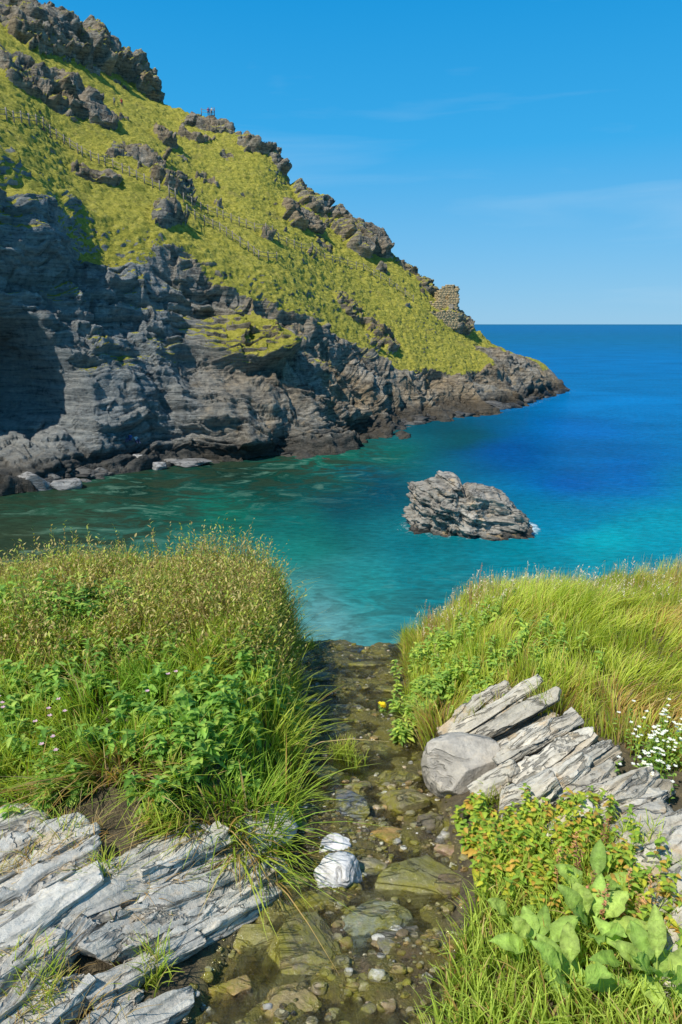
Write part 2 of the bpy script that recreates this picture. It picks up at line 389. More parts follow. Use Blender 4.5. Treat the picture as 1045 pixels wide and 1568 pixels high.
# islet
islc=WZ(721,824)+np.array([0,2.9,0])
P,Fc=cubesphere(110);s=P/np.linalg.norm(P,axis=1,keepdims=True);p=s*.10+P*.90
r_=np.random.default_rng(5)
for k in range(12):
    nn=r_.normal(size=3);nn[2]=0;nn/=np.linalg.norm(nn);e=p@nn-r_.uniform(.88,1.08);p=p-np.where(e>0,e,0)[:,None]*nn
prx=np.array([-1.1,-.97,-.80,-.62,-.4,-.2,-.13,-.06,.0,.3,.5,.72,.90,1.1])
prz=np.array([3.0,3.5,3.7,4.1,4.2,4.2,3.9,3.2,3.5,3.3,3.1,2.6,1.6,.8])
zt=np.interp(p[:,0],prx,prz)*(1-.16*ss(-p[:,1],.2,1)-.25*ss(p[:,1],0,1))
q=np.stack([p[:,0]*(4.4+.35*(1-p[:,2])),p[:,1]*(2.5+.45*(1-p[:,2])),np.where(p[:,2]>0,p[:,2]*zt,p[:,2]*2.0)],1)
wv=fbm(q,3,3,50);tt=(q[:,2]+.26*q[:,0]-.15*q[:,1]+wv*.35)
def bd(h,sd):
    L=np.floor(tt/h);al=np.floor((q[:,0]+q[:,1]*.7)/(h*2.4)+hsh(L,L*0,L*0,sd)*3+wv);return .4*hsh(L,L*0,L*0,sd+1)+.9*hsh(L,al,L*0,sd+2)
dirn=s*np.array([1,1,.3])
q=q+dirn*(.5*fbm(q,2.2,4,51)+.30*bd(.70,60)+.22*bd(.33,64)+.13*bd(.16,70)+.40*ridge(q*np.array([1,1,.4]),1.5,52)-.2)[:,None]
q[:,2]+=.25*fbm(q,1.2,3,55)*(p[:,2]>.5)
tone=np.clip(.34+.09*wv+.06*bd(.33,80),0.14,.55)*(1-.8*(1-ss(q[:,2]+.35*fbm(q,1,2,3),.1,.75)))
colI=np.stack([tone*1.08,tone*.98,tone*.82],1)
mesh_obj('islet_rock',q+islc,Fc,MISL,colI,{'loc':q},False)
# beach boulders at foot of cliff
acc=Acc()
bl=[(42,744,4.2,1.8,.32),(98,742,3.2,.7,.30),(213,710,3.4,1.3,.42),(243,714,1.8,.6,.36),(262,703,1.4,.9,.30),(150,702,5,1.6,.2),(190,694,5,2,.22),(90,702,6,2.2,.2),(30,692,6,2.5,.16),(120,684,6,2.4,.2),(210,684,5,2,.22),(60,715,5,1.4,.20),(130,718,3,.8,.2),(175,712,2.2,.9,.22),(5,735,4,1.5,.2),(290,708,4.4,.35,.24)]
for i,(px,py,wd,hh,tn) in enumerate(bl):
    c=WZ(px,py,.3);p,Fc=rock(14,100+i,.6,8,.6,.95,.1)
    p=p@rotm('Z',random.uniform(0,3)).T*np.array([wd/2,wd/2*.7,hh*.8])
    acc.add(p+c,Fc,(tn*1.02,tn*.99,tn*.94),p)
fl=CC[:,1]
for i in range(420):
    k=int(RNG.integers(20,nc-10));left=k<300;c=fl[k]+np.array([.75,-.66,0])*RNG.uniform(-3.8,1.6 if left else .1);wd=min(.3+RNG.exponential(.55),2.4)
    p,Fc=rock(6,400+i,.6,7,.5,.9,.1);p=p@rotm('Y',RNG.uniform(-.6,.6)).T@rotm('Z',RNG.uniform(0,3)).T*np.array([wd,wd*.6,wd*.5]);tn=RNG.uniform(.05,.22) if left else RNG.uniform(.04,.14)
    acc.add(p+c+np.array([0,0,RNG.uniform(-.3,.4)]),Fc,(tn,tn*.96,tn*.88),p)
acc.build('beach_boulders',MBR,False)

# ------------------------------------------------ sea
ys=np.concatenate([np.linspace(8,26,20),26*np.exp(np.linspace(0,math.log(30000/26),520))[1:]])
us=np.sinh(np.linspace(-3.2,3.2,420))/np.sinh(3.2)*3.0
X=us[None,:]*ys[:,None]*(1+8/ys[:,None]);Y=np.repeat(ys[:,None],len(us),1)
SV=np.stack([X,Y,X*0],-1)
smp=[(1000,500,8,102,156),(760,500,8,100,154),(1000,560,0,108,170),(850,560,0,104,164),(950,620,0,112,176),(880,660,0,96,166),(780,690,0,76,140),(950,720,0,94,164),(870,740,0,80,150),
(1000,800,0,138,158),(930,830,0,146,158),(700,670,5,72,82),(600,700,8,92,84),(500,700,10,96,78),(420,720,8,64,52),(580,745,0,72,92),(510,770,4,72,84),(400,745,6,64,56),(350,725,12,42,34),(350,790,10,102,84),(450,790,8,96,92),(220,755,10,46,38),(260,790,12,74,60),  # dark green cliff-foot samples carry the cliff's shadow and reflection in the colour
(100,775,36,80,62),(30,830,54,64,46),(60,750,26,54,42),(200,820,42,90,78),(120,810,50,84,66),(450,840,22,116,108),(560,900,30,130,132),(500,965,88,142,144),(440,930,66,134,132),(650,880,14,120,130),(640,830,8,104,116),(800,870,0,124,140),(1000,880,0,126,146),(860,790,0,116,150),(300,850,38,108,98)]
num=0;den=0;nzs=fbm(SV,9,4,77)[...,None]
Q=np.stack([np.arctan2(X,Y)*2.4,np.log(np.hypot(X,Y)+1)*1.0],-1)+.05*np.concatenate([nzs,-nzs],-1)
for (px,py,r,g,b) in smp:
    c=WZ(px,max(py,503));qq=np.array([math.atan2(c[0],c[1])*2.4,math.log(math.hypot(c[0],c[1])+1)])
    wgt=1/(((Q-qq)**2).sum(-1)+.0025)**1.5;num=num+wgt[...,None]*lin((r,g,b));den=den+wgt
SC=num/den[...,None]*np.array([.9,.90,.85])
df=np.hypot((X-islc[0])/5.0,(Y-islc[1])/3.3);foam=(1-ss(df,.95,1.45))*(.6+.4*ss((X-islc[0])/5,.3,.95))
dm=np.full(X.shape,1e9)
near=(Y<175)&(Y>45)&(np.abs(X)<90)
xn,yn=X[near],Y[near];mm=np.full(xn.shape,1e9)
for f_ in CC[10::4,1,:2]: mm=np.minimum(mm,np.hypot(xn-f_[0],yn-f_[1]))
dm[near]=mm;foam=np.maximum(foam,(1-ss(dm,1.5,5))*.55*ss(Y,95,120))
shallow=np.clip((1-ss(dm,8,34))*(1-ss(X,-2,12))*.95+ss(-X,10,20)*(1-ss(Y,54,68))*.95+.35*(1-ss(Y,34,46)),0,1)
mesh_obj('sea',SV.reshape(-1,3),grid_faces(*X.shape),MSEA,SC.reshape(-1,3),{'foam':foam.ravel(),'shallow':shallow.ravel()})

# ------------------------------------------------ foreground terrain
def xl(y): return np.interp(y,[0,1.4,2.1,3,4,5.3,7],[-.55,-.40,-.21,-.19,-.27,-.36,-.45])
def xr(y): return np.interp(y,[0,1.4,2.1,3,4,5.3,7],[.2,.24,.40,.43,.40,.50,.6])
def bed(x,y): return -1.62-.19*np.maximum(y,0)
def gh(x,y,detail=True):
    x=np.asarray(x,float);y=np.asarray(y,float)
    z=bed(x,y)
    dl=xl(y)-x;dr=x-xr(y)
    Hl=np.interp(y,[0,1.7,2.2,2.8,3.6,5],[.10,.12,.26,.42,.52,.56])
    Hr=np.interp(y,[0,1.5,2.2,3,4,5],[.16,.20,.26,.34,.42,.47])
    wl=np.interp(y,[0,2,3,5],[.7,.5,.28,.25])
    z=z+Hl*ss(dl/wl,-.05,1)+Hr*ss(dr/.75,-.05,1)
    z=z+.05*np.maximum(dl,0)*(y>0)*ss(3.2-y,-1,1)+.05*np.maximum(dr-.4,0)
    P=np.stack([x,y,x*0],-1)
    z=z+.05*fbm(P,.8,3,200)*(np.maximum(dl,0)+np.maximum(dr,0)>.05)+.14*fbm(P,1.4,2,201)*ss(np.maximum(dl,dr),.2,1)
    if detail:
        inb=1-ss(np.maximum(dl,dr),-.05,.1)
        z=z+inb*(.035*fbm(P,.16,4,202)+.02*fbm(P,.5,2,203))+.012*fbm(P,.06,3,204)
    ye=5.3+.25*ss(dr,0,1)-.15*ss(dl,0,1)+.25*fbm(np.stack([x,x*0,x*0],-1),1.3,2,205)*ss(np.maximum(dl,dr),0,.5)+.10*fbm(P,.25,2,207)
    dd=np.maximum(y-ye,0)
    z=z-np.where(dd<.5,dd*dd*2.4,.6+(dd-.5)*2.6)
    return np.maximum(z+CH,-3.0)
def G(px,py,up=0.0):
    r=ray(px,py);ts=np.linspace(.8,14,1400);P=r[None,:]*ts[:,None];h=gh(P[:,0],P[:,1],False)+up
    below=np.where(P[:,2]+CH<h)[0];i=below[0] if len(below) else 500
    return np.array([P[i,0],P[i,1],h[i]])
def nu(a,b,n1,n2,n3,lo,hi): return np.concatenate([np.linspace(lo,a,n1,endpoint=False),np.linspace(a,b,n2,endpoint=False),np.linspace(b,hi,n3)])
gx=nu(-1.6,1.6,60,340,60,-9,9);gy=nu(1.0,5.6,25,420,110,-4,14)
GX,GY=np.meshgrid(gx,gy)
GZ=gh(GX,GY);dl=xl(GY)-GX;dr=GX-xr(GY)
GP=np.stack([GX,GY,GZ],-1)
wet=1-ss(np.maximum(dl,dr)+.06*fbm(GP,.3,3,7),-.02,.08)
soil=np.array([.15,.115,.06]);wetc=np.array([.13,.095,.05]);ol=np.array([.14,.12,.035])
up_=ss(GY,2.2,3.4)[...,None]
gc=soil*(1-wet[...,None])+wet[...,None]*(wetc*(1-up_)+ol*up_)
cl=ss(GY,5.6,6.2)[...,None];gc=gc*(1-cl)+cl*np.array([.12,.11,.09])
mesh_obj('ground',GP.reshape(-1,3),grid_faces(*GX.shape),MGND,gc.reshape(-1,3),{'wet':wet.ravel()})
sy=np.linspace(-1,5.42,330);tt_=np.linspace(0,1,70)
SX=xl(sy)[:,None]-.02+(xr(sy)-xl(sy)+.04)[:,None]*tt_[None,:];SY=np.repeat(sy[:,None],70,1)
SZ=CH+bed(SX,SY)+.010+.014*fbm(np.stack([SX,SY,SX*0],-1),.25,3,210)
ddd=np.maximum(SY-5.22,0);SZ-=ddd*ddd*3.0
mesh_obj('stream',np.stack([SX,SY,SZ],-1).reshape(-1,3),grid_faces(*SX.shape),MST)

# ------------------------------------------------ slabs
def slab(acc,A,Bp,wd,th,seed,tone,roll=.15,n=26,lift=.0,boxy=.93):
    A=np.array(A);Bp=np.array(Bp);ax=Bp-A;L=np.linalg.norm(ax);ax/=L
    side=np.cross([0,0,1],ax);side/=np.linalg.norm(side);upv=np.cross(ax,side)
    s2=side*math.cos(roll)+upv*math.sin(roll);u2=np.cross(ax,s2)
    P,Fc=cubesphere(n);r=np.random.default_rng(seed);s=P/np.linalg.norm(P,axis=1,keepdims=True);p=s*(1-boxy)+P*boxy
    for k in range(7):
        a_=r.choice([0,math.pi/2,math.pi,1.5*math.pi])+r.normal()*.45;nn=np.array([math.cos(a_),math.sin(a_),r.normal()*.15]);nn/=np.linalg.norm(nn)
        e=p@nn-r.uniform(.80,1.05);p=p-np.where(e>0,e,0)[:,None]*nn
    nn=np.array([r.normal()*.12,r.normal()*.3,1]);nn/=np.linalg.norm(nn);e=p@nn-.82;p=p-np.where(e>0,e,0)[:,None]*nn
    l=p*np.array([L/2,wd/2,th/2])
    yw=l[:,1]+.05*fbm(l+seed,.25,3,seed)
    lay=np.floor(yw/(wd*.30)+.3*seed);l[:,2]+=.20*th*hsh(lay,lay*0+seed,lay*0)*(p[:,2]>-.2)
    xx_=np.floor((l[:,0]+.3*l[:,1]+.04*fbm(l+seed,.1,2,seed+9))/.17+seed*.7);l[:,2]+=.08*th*hsh(xx_,lay+seed,lay*0)*(p[:,2]>-.2)
    st=l+seed
    l=l+s*(.012*fbm(st,.14,4,seed)+.005*fbm(st*np.array([.5,2,5]),.05,3,seed+3))[:,None]
    L2=np.floor(l[:,2]/.012);l[:,1]+=np.sign(p[:,1])*(np.abs(p[:,1])>.8)*.011*hsh(L2,L2*0+seed,L2*0)
    Wd=(A+Bp)/2+np.array([0,0,lift])+l[:,:1]*ax+l[:,1:2]*s2+l[:,2:3]*u2
    acc.add(Wd,Fc,np.array(tone),l+np.array([seed*1.37,0,seed*.31]))
acc=Acc()
LS=[(-90,1390,135,1268,.17,.09),(-90,1450,150,1308,.15,.09),(-60,1510,160,1350,.14,.08),(140,1425,425,1262,.24,.10),(60,1430,330,1300,.15,.07),(120,1490,405,1355,.13,.08),(-30,1600,125,1425,.13,.10),(240,1470,420,1375,.09,.06),(-80,1570,90,1450,.13,.09),(370,1300,440,1262,.10,.05),(-60,1660,150,1500,.14,.08),(80,1570,310,1455,.08,.05),(90,1640,300,1545,.08,.05),(200,1350,340,1280,.14,.07),(-120,1340,70,1255,.2,.07),(120,1600,210,1520,.08,.05),(30,1480,180,1390,.12,.06),(300,1440,430,1340,.07,.05),(-20,1420,90,1355,.07,.10),(180,1470,280,1420,.08,.05)]
for i,(a,b,c,d,wd,th) in enumerate(LS):
    g=random.uniform(.54,.74);slab(acc,G(a,b),G(c,d),wd,th,i+1,(g*1.05,g*.98,g*.84),random.uniform(.10,.32),32,.01+.018*(i%3))
acc.build('slate_slabs',MSLAB)
acc=Acc()
RS=[(672,1125,775,1062,.09),(690,1135,830,1058,.10),(712,1150,850,1080,.10),(735,1165,868,1098,.09),(755,1178,895,1112,.11),(770,1205,905,1130,.10),(790,1222,945,1150,.11),(812,1245,960,1180,.11),(845,1255,985,1195,.10),(870,1275,1010,1215,.11),(900,1300,1040,1235,.12),(930,1330,1070,1262,.12),(965,1360,1100,1290,.14),(985,1420,1110,1330,.14),(1000,1470,1120,1390,.14),(1010,1520,1120,1450,.14),(700,1110,760,1075,.08),(840,1215,905,1170,.08),(930,1240,1000,1200,.08),(720,1215,800,1185,.10),(760,1250,850,1215,.12),(820,1290,900,1250,.12),(780,1160,850,1120,.06),(860,1180,930,1150,.06)]
for i,(a,b,c,d,wd) in enumerate(RS):
    g=random.uniform(.48,.72);A=G(a,b+18);Bq=G(c,d+18)+np.array([0,0,.05]);k_=random.uniform(-.14,.10);Bq=Bq+(Bq-A)*k_
    slab(acc,A,Bq,wd*.80,.05,60+i,(g*1.07,g*.98,g*.80),random.uniform(-.1,.4),24,.04+.05*random.random())
    slab(acc,A+np.array([.02,-.02,0]),Bq+np.array([random.uniform(-.06,.04),-.02,0]),wd*.92,.04,160+i,(g*.95,g*.82,g*.62),random.uniform(-.1,.35),20,.0+.02*random.random())
acc.build('slate_slabs',MSLAB)
def put_rock(name,px,py,wpx,asp,hh,seed,tone,mat,rotz=0,n=22,boxy=.3,amp=.07,up=.0,pl=9,dm=(.55,.85)):
    c=G(px,py);d=proj(c)[2];wd=wpx/1046*d
    p,Fc=rock(n,seed,boxy,pl,dm[0],dm[1],amp);p=p@rotm('Z',rotz).T
    p=p*np.array([wd/2*1.2,wd/2*asp,wd/2*hh]);a=Acc();a.add(p+c+np.array([0,0,up]),Fc,tone,p+seed);return a.build(name,mat)
put_rock('boulder',710,1195,100,.95,1.0,311,(.52,.47,.39),MQ,.4,34,.35,.07,.06,7,(.7,.95))
WH=(.80,.77,.74)
put_rock('white_quartz_rock',517,1350,66,.9,.9,321,WH,MQ,.3,26,.3,.10,.02,8,(.6,.95))
put_rock('white_quartz_rock',513,1306,40,.9,.9,327,WH,MQ,1.3,22,.3,.12,.02,8,(.6,.95))
SR=[(540,1248,50,1.9,1.0,(.16,.17,.19),.1),(600,1288,66,.75,.55,(.48,.28,.08),.4),(640,1350,110,.9,.35,(.26,.24,.10),.6),(505,1240,45,.8,.5,(.34,.33,.2),.2),(460,1470,105,1.4,.4,(.2,.17,.07),.5),(380,1445,75,.6,.5,(.36,.32,.12),.1),(400,1400,90,.8,.4,(.24,.2,.05),.9),(525,1503,32,.9,.8,(.40,.32,.08),.1),(590,1420,110,.8,.3,(.24,.25,.17),.9),(610,1455,80,1.2,.4,(.2,.18,.14),.2),(440,1545,80,.8,.5,(.34,.25,.1),.7),(560,1330,55,.7,.4,(.36,.31,.18),1.2),(620,1235,70,.7,.5,(.24,.2,.09),.3),(480,1385,65,.8,.5,(.22,.19,.09),.6),(355,1520,60,.9,.5,(.44,.28,.11),.5),(660,1270,60,.7,.5,(.2,.16,.1),.6),(505,1190,70,.6,.4,(.2,.18,.05),.1),(600,1200,70,.6,.4,(.22,.19,.05),.8),(450,1280,70,.7,.4,(.28,.22,.08),.8),(540,1290,32,.8,.7,(.5,.46,.4),.4),(490,1040,70,.5,.25,(.07,.075,.08),.1),(520,1085,60,.5,.25,(.08,.08,.07),.4),(470,1075,50,.5,.25,(.07,.07,.07),.3),(690,1305,40,.7,.5,(.46,.3,.2),0.2),(510,1120,60,.6,.25,(.16,.14,.06),.4),(580,1150,70,.6,.25,(.2,.18,.05),1.0),(430,1350,80,.7,.35,(.28,.24,.07),.3),(690,1360,60,.8,.4,(.18,.13,.08),.9),(560,1520,60,.8,.4,(.2,.16,.09),.9),(400,1290,60,.7,.3,(.3,.25,.08),.8),(430,1400,70,.7,.35,(.27,.24,.07),1.3),(560,1020,60,.5,.25,(.12,.11,.05),.3),(590,1060,50,.5,.3,(.14,.13,.06),1.1),(480,1140,60,.6,.3,(.12,.11,.06),.7),(545,1210,50,.7,.4,(.2,.17,.08),.2)]
for i,(px,py,wp,asp,hh,tn,rz) in enumerate(SR): put_rock('stream_stone',px,py,wp,asp,hh,500+i,tn,MWET,rz,16,.4,.10,.0)
acc=Acc();pal=[(.28,.2,.10),(.40,.25,.11),(.18,.15,.10),(.38,.33,.19),(.26,.22,.05),(.55,.42,.27),(.10,.085,.06),(.3,.26,.15),(.7,.66,.58)]
base=[rock(5,900+k,.25,5,.65,.95,.12) for k in range(14)]
for i in range(3600):
    yy=RNG.uniform(1.2,2.9) if i<2700 else RNG.uniform(2.9,5.3);a,b=xl(yy)-.08,xr(yy)+.08;xx=RNG.uniform(a,b)
    sz=min(.0025+RNG.exponential(.0055),.028);p,Fc=base[i%14];p=p@rotm('Z',RNG.uniform(0,6.3)).T*np.array([sz,sz*RNG.uniform(.6,.9),sz*RNG.uniform(.4,.7)])
    acc.add(p+np.array([xx,yy,float(gh(xx,yy))+sz*.12]),Fc,np.array(pal[int(RNG.integers(9))])*RNG.uniform(.5,1.3),p+i*.37)
acc.build('gravel',MWET)

# ------------------------------------------------ vegetation generators
def blades(acc,base,L,wd,lean,bend,c0,c1,seg=4):
    n=len(base);t=np.linspace(0,1,seg+1);lean=np.asarray(lean)
    ln=np.concatenate([lean,np.zeros((n,1))],1)
    side=np.stack([-lean[:,1],lean[:,0],lean[:,0]*0],1);side/=np.linalg.norm(side,axis=1,keepdims=True)+1e-9
    a=RNG.uniform(-1.2,1.2,n)[:,None];ln_=ln/(np.linalg.norm(ln,axis=1,keepdims=True)+1e-9);side=side*np.cos(a)+ln_*np.sin(a)
    Vs=[];Cs=[]
    for k,tk in enumerate(t):
        cpt=base+ln*(L*(tk*.25+bend*tk**2))[:,None]+np.array([0,0,1.])*(L*(tk-.55*bend*tk**2.2))[:,None]
        wk=(wd*.5*(1-tk**1.6)+.0003)[:,None]
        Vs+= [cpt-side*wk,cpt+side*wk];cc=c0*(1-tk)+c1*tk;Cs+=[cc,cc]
    V=np.stack(Vs,1).reshape(-1,3);C=np.stack(Cs,1).reshape(-1,3);m=2*(seg+1)
    b=np.arange(n)[:,None,None]*m+np.arange(seg)[None,:,None]*2+np.array([0,1,3,2])[None,None,:]
    acc.add(V,b.reshape(-1,4),C)
def leaves(acc,base,ax,nrm,L,wd,droop,col,nsec=5,wave=0.0,shape=None,fold=.18,mid=1.3):
    n=len(base);ax=ax/np.linalg.norm(ax,axis=1,keepdims=True);side=np.cross(ax,nrm);side/=np.linalg.norm(side,axis=1,keepdims=True)+1e-9;up=np.cross(side,ax)
    t=np.linspace(0,1,nsec);sh=np.sin(np.pi*np.clip(t,0,1)**.75)**.8 if shape is None else np.interp(t,*shape)
    Vs=[];Cs=[]
    for k,tk in enumerate(t):
        c=base+ax*(L*tk)[:,None]-np.array([0,0,1.])*(L*droop*tk*tk)[:,None]
        for sgn in (-1,0,1):
            wv=wave*np.sin(tk*17+sgn*2+base[:,0]*50)*wd*abs(sgn)
            Vs.append(c+side*(sgn*wd*.5*sh[k])[:,None]+up*(abs(sgn)*fold*wd*sh[k]+wv)[:,None])
            Cs.append(col*(mid if sgn==0 else .92))
    V=np.stack(Vs,1).reshape(-1,3);C=np.stack(Cs,1).reshape(-1,3);m=3*nsec
    q=[]
    for k in range(nsec-1):
        for j in (0,1): q.append([3*k+j,3*k+j+1,3*k+j+4,3*k+j+3])
    b=np.arange(n)[:,None,None]*m+np.array(q)[None];acc.add(V,b.reshape(-1,4),C)
def rdir(n,zlo=-.2,zhi=.9):
    a=RNG.uniform(0,2*np.pi,n);return np.stack([np.cos(a),np.sin(a),RNG.uniform(zlo,zhi,n)],1)
def colr(n,cs,jit=.25):
    cs=np.array(cs);return cs[RNG.integers(len(cs),size=n)]*RNG.uniform(1-jit,1+jit,(n,1))
def gpts(x,y): return np.stack([x,y,gh(x,y)-.01],1)
def scatter(n,x0,x1,y0,y1,cond):
    x=RNG.uniform(x0,x1,n);y=RNG.uniform(y0,y1,n);k=cond(x,y);x,y=x[k],y[k];return gpts(x,y)
green=[(.30,.44,.035),(.38,.50,.04),(.22,.37,.03),(.44,.52,.05)];tipg=[(.58,.70,.09),(.68,.74,.12),(.48,.64,.07)]
straw=[(.70,.46,.16),(.76,.57,.27),(.60,.36,.11)]
# ---- left bank
la=Acc()
fr_n=lambda x:2.13+.10*np.sin(x*5)+.06*np.sin(x*13)
cL=lambda x,y:(x<xl(y)-.02)&(y>fr_n(x))&(y<5.4)
P=scatter(74000,-4.0,0,2.0,5.5,cL);P=P[RNG.random(len(P))<np.where(P[:,0]<-2.3,.5,1)]
n=len(P);nv=fbm(P,.30,3,301);tuft=np.clip(fbm(P,.17,2,305),-.7,1);edge=1-ss(xl(P[:,1])-P[:,0],.0,.3);frt=1-ss(P[:,1]-fr_n(P[:,0]),0,.25)
L=RNG.uniform(.07,.19,n)*(1+.5*nv+.75*tuft)*(1+.2*edge)+.03
clump=fbm(P,.2,2,333)*2.6
a=RNG.uniform(0,2*np.pi,n);lean=np.stack([np.cos(a)*.6+np.cos(clump*3)*.7+edge*.45+.05,np.sin(a)*.6+np.sin(clump*3)*.6-frt*1.0-.15],1)
st=RNG.random(n)<(.05+.36*np.clip(fbm(P,.45,2,307)*1.6,0,1)+.20*frt)
patch=ss(fbm(P,.5,3,309),-.15,.25)[:,None]
gcol=colr(n,green)*(1-patch)+colr(n,[(.22,.42,.04),(.30,.50,.05)])*patch;tcol=colr(n,tipg)*(1-patch)+colr(n,[(.44,.66,.08),(.38,.58,.07)])*patch
c0=np.where(st[:,None],colr(n,straw)*.5,gcol*.45);c1=np.where(st[:,None],colr(n,straw),tcol)  # blade bases coloured darker to paint shadow pockets in the grass
bk=ss(P[:,1],3.2,4.0)[:,None]*.45;c1=c1*(1-bk)+bk*np.array([.46,.40,.13])
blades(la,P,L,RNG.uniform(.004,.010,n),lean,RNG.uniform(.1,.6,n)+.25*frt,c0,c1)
P=scatter(8200,-4.0,0,3.1,5.4,lambda x,y:cL(x,y)&(x<xl(y)-.04));n=len(P)
L=RNG.uniform(.13,.32,n)*(1+.9*np.clip(fbm(P,.35,3,310),-.5,1)+.35*np.exp(-((P[:,0]+.75)/.45)**2));a=RNG.uniform(0,6.28,n);lean=np.stack([np.cos(a)*.6+.1,np.sin(a)*.6],1);bend=RNG.uniform(.05,.35,n)
brown=colr(n,[(.34,.24,.09),(.44,.33,.13),(.34,.36,.08),(.24,.17,.06)])
blades(la,P,L,RNG.uniform(.004,.006,n),lean,bend,brown*.5,brown)
for j in range(10):
    tk=1-j*.09;tip=P+np.concatenate([lean,np.zeros((n,1))],1)*(L*(tk*.25+bend*tk**2))[:,None]+np.array([0,0,1.])*(L*(tk-.55*bend*tk**2.2))[:,None]
    leaves(la,tip,rdir(n,.3,1.5),np.tile([0,0,1.],(n,1))+rdir(n)*.3,RNG.uniform(.014,.046,n),RNG.uniform(.006,.015,n),0.1,colr(n,[(.50,.38,.14),(.48,.52,.09),(.60,.50,.20),(.28,.38,.06),(.26,.19,.07)]),3)
P=scatter(600,-3.6,0,4.0,5.3,cL)[:100];n=len(P);L=RNG.uniform(.33,.54,n);ln=RNG.normal(size=(n,2))*.3;bc=colr(n,[(.30,.20,.09),(.36,.28,.12),(.30,.34,.09)])
blades(la,P,L,np.full(n,.007),ln,np.full(n,.06),bc,bc)
for j in range(9):
    tk=1-j*.06;tip=P+np.concatenate([ln,np.zeros((n,1))],1)*(L*(tk*.25+.06*tk**2))[:,None]+np.array([0,0,1.])*(L*(tk-.033*tk**2.2))[:,None]
    leaves(la,tip,rdir(n,.5,1.8),np.tile([0,0,1.],(n,1))+rdir(n)*.3,RNG.uniform(.02,.05,n),RNG.uniform(.008,.016,n),0.1,colr(n,[(.44,.34,.14),(.36,.40,.09)]),4)
la.build('left_bank_grass',MGR)
# ---- right bank
ra=Acc()
def cR(x,y):
    b=np.interp(x,[.3,.5,.7,.9,1.2,1.6,3],[3.25,3.2,3.2,3.05,2.75,2.5,2.4]);return (x>xr(y)+.02)&(y>b)&(y<5.7)
P=scatter(74000,.3,4.4,2.3,5.8,cR);P=P[RNG.random(len(P))<np.where(P[:,0]>2.6,.5,1)];n=len(P);nv=fbm(P,.40,3,321);tuft=np.clip(fbm(P,.15,2,325),-.6,1);edge=1-ss(P[:,0]-xr(P[:,1]),.0,.35)
L=RNG.uniform(.07,.20,n)*(1+.4*nv+.6*tuft)+.02;clump=fbm(P,.26,2,343)*2.4
a=RNG.uniform(0,6.28,n);lean=np.stack([np.cos(a)*.4+.6*np.cos(clump*2)+.25-edge*.7,np.sin(a)*.4+.5*np.sin(clump*2)-.3],1)
st=RNG.random(n)<(.06+.5*np.clip(fbm(P,.5,3,327)*1.5,0,1));gy_=[(.50,.64,.06),(.58,.68,.07),(.42,.58,.05)]
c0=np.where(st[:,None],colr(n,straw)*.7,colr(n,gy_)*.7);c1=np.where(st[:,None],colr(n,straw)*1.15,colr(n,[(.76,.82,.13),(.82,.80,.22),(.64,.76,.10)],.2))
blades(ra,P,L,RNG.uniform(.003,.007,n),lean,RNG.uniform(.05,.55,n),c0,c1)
P=scatter(2600,.6,4.4,4.2,5.6,cR);n=len(P);L=RNG.uniform(.13,.30,n);a=RNG.uniform(0,6.28,n);lean=np.stack([np.cos(a)*.3+.15,np.sin(a)*.3],1);bend=RNG.uniform(.05,.3,n)
br=colr(n,[(.6,.45,.22),(.66,.54,.3),(.5,.52,.14)]);blades(ra,P,L,np.full(n,.0028),lean,bend,br*.7,br)
k=RNG.random(n)<.22
for j in range(7):
    tk=1-j*.05;tip=(P+np.concatenate([lean,np.zeros((n,1))],1)*(L*(tk*.25+bend*tk**2))[:,None]+np.array([0,0,1.])*(L*(tk-.55*bend*tk**2.2))[:,None])[k];m_=len(tip)
    leaves(ra,tip,rdir(m_,.2,1.2),np.tile([0,0,1.],(m_,1))+rdir(m_)*.3,RNG.uniform(.012,.024,m_),RNG.uniform(.006,.011,m_),0,colr(m_,[(.7,.62,.48),(.65,.48,.32),(.75,.68,.58)]),3)
ra.build('right_bank_grass',MGR)
# ---- near right grass
na=Acc()
def cN(x,y):
    b=np.interp(y,[0,1.3,1.7,2.0,2.2],[.12,.20,.36,.5,.62]);return (x>b)&(y<2.2-.15*(x>.9))&(x<1.15)
P=scatter(18000,.1,1.6,.9,2.3,cN);n=len(P);L=RNG.uniform(.06,.20,n);a=RNG.uniform(0,6.28,n);lean=np.stack([np.cos(a)*.6-.15,np.sin(a)*.6-.1],1);st=RNG.random(n)<.1
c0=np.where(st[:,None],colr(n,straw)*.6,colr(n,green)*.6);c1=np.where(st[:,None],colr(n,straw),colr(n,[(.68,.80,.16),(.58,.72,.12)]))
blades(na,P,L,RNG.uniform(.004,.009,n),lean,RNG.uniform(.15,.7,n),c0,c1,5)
P=scatter(4200,-1.3,-.25,1.2,2.05,lambda x,y:fbm(np.stack([x,y,x*0],-1),.2,2,5)>.15);P[:,2]+=.03;n=len(P);a=RNG.uniform(0,6.28,n)
blades(na,P,RNG.uniform(.03,.10,n),np.full(n,.003),np.stack([np.cos(a),np.sin(a)],1),RNG.uniform(.6,1.3,n),colr(n,straw)*.5,colr(n,straw+[(.4,.45,.08)]))
for (px,py,m_) in [(525,1160,160),(545,1175,60),(475,995,90),(240,1270,150),(160,1350,110),(100,1290,100),(60,1540,160),(30,1500,80),(230,1500,120),(1000,1330,80),(760,1240,60)]:
    c=G(px,py);P=c+RNG.normal(size=(m_,3))*np.array([.03,.03,0]);P[:,2]+=.01;a=RNG.uniform(0,6.28,m_)
    blades(na,P,RNG.uniform(.05,.13,m_),np.full(m_,.004),np.stack([np.cos(a),np.sin(a)],1)*.8,RNG.uniform(.2,.7,m_),colr(m_,green)*.6,colr(m_,tipg+[(.5,.38,.12)]))
na.build('near_grass',MGR)
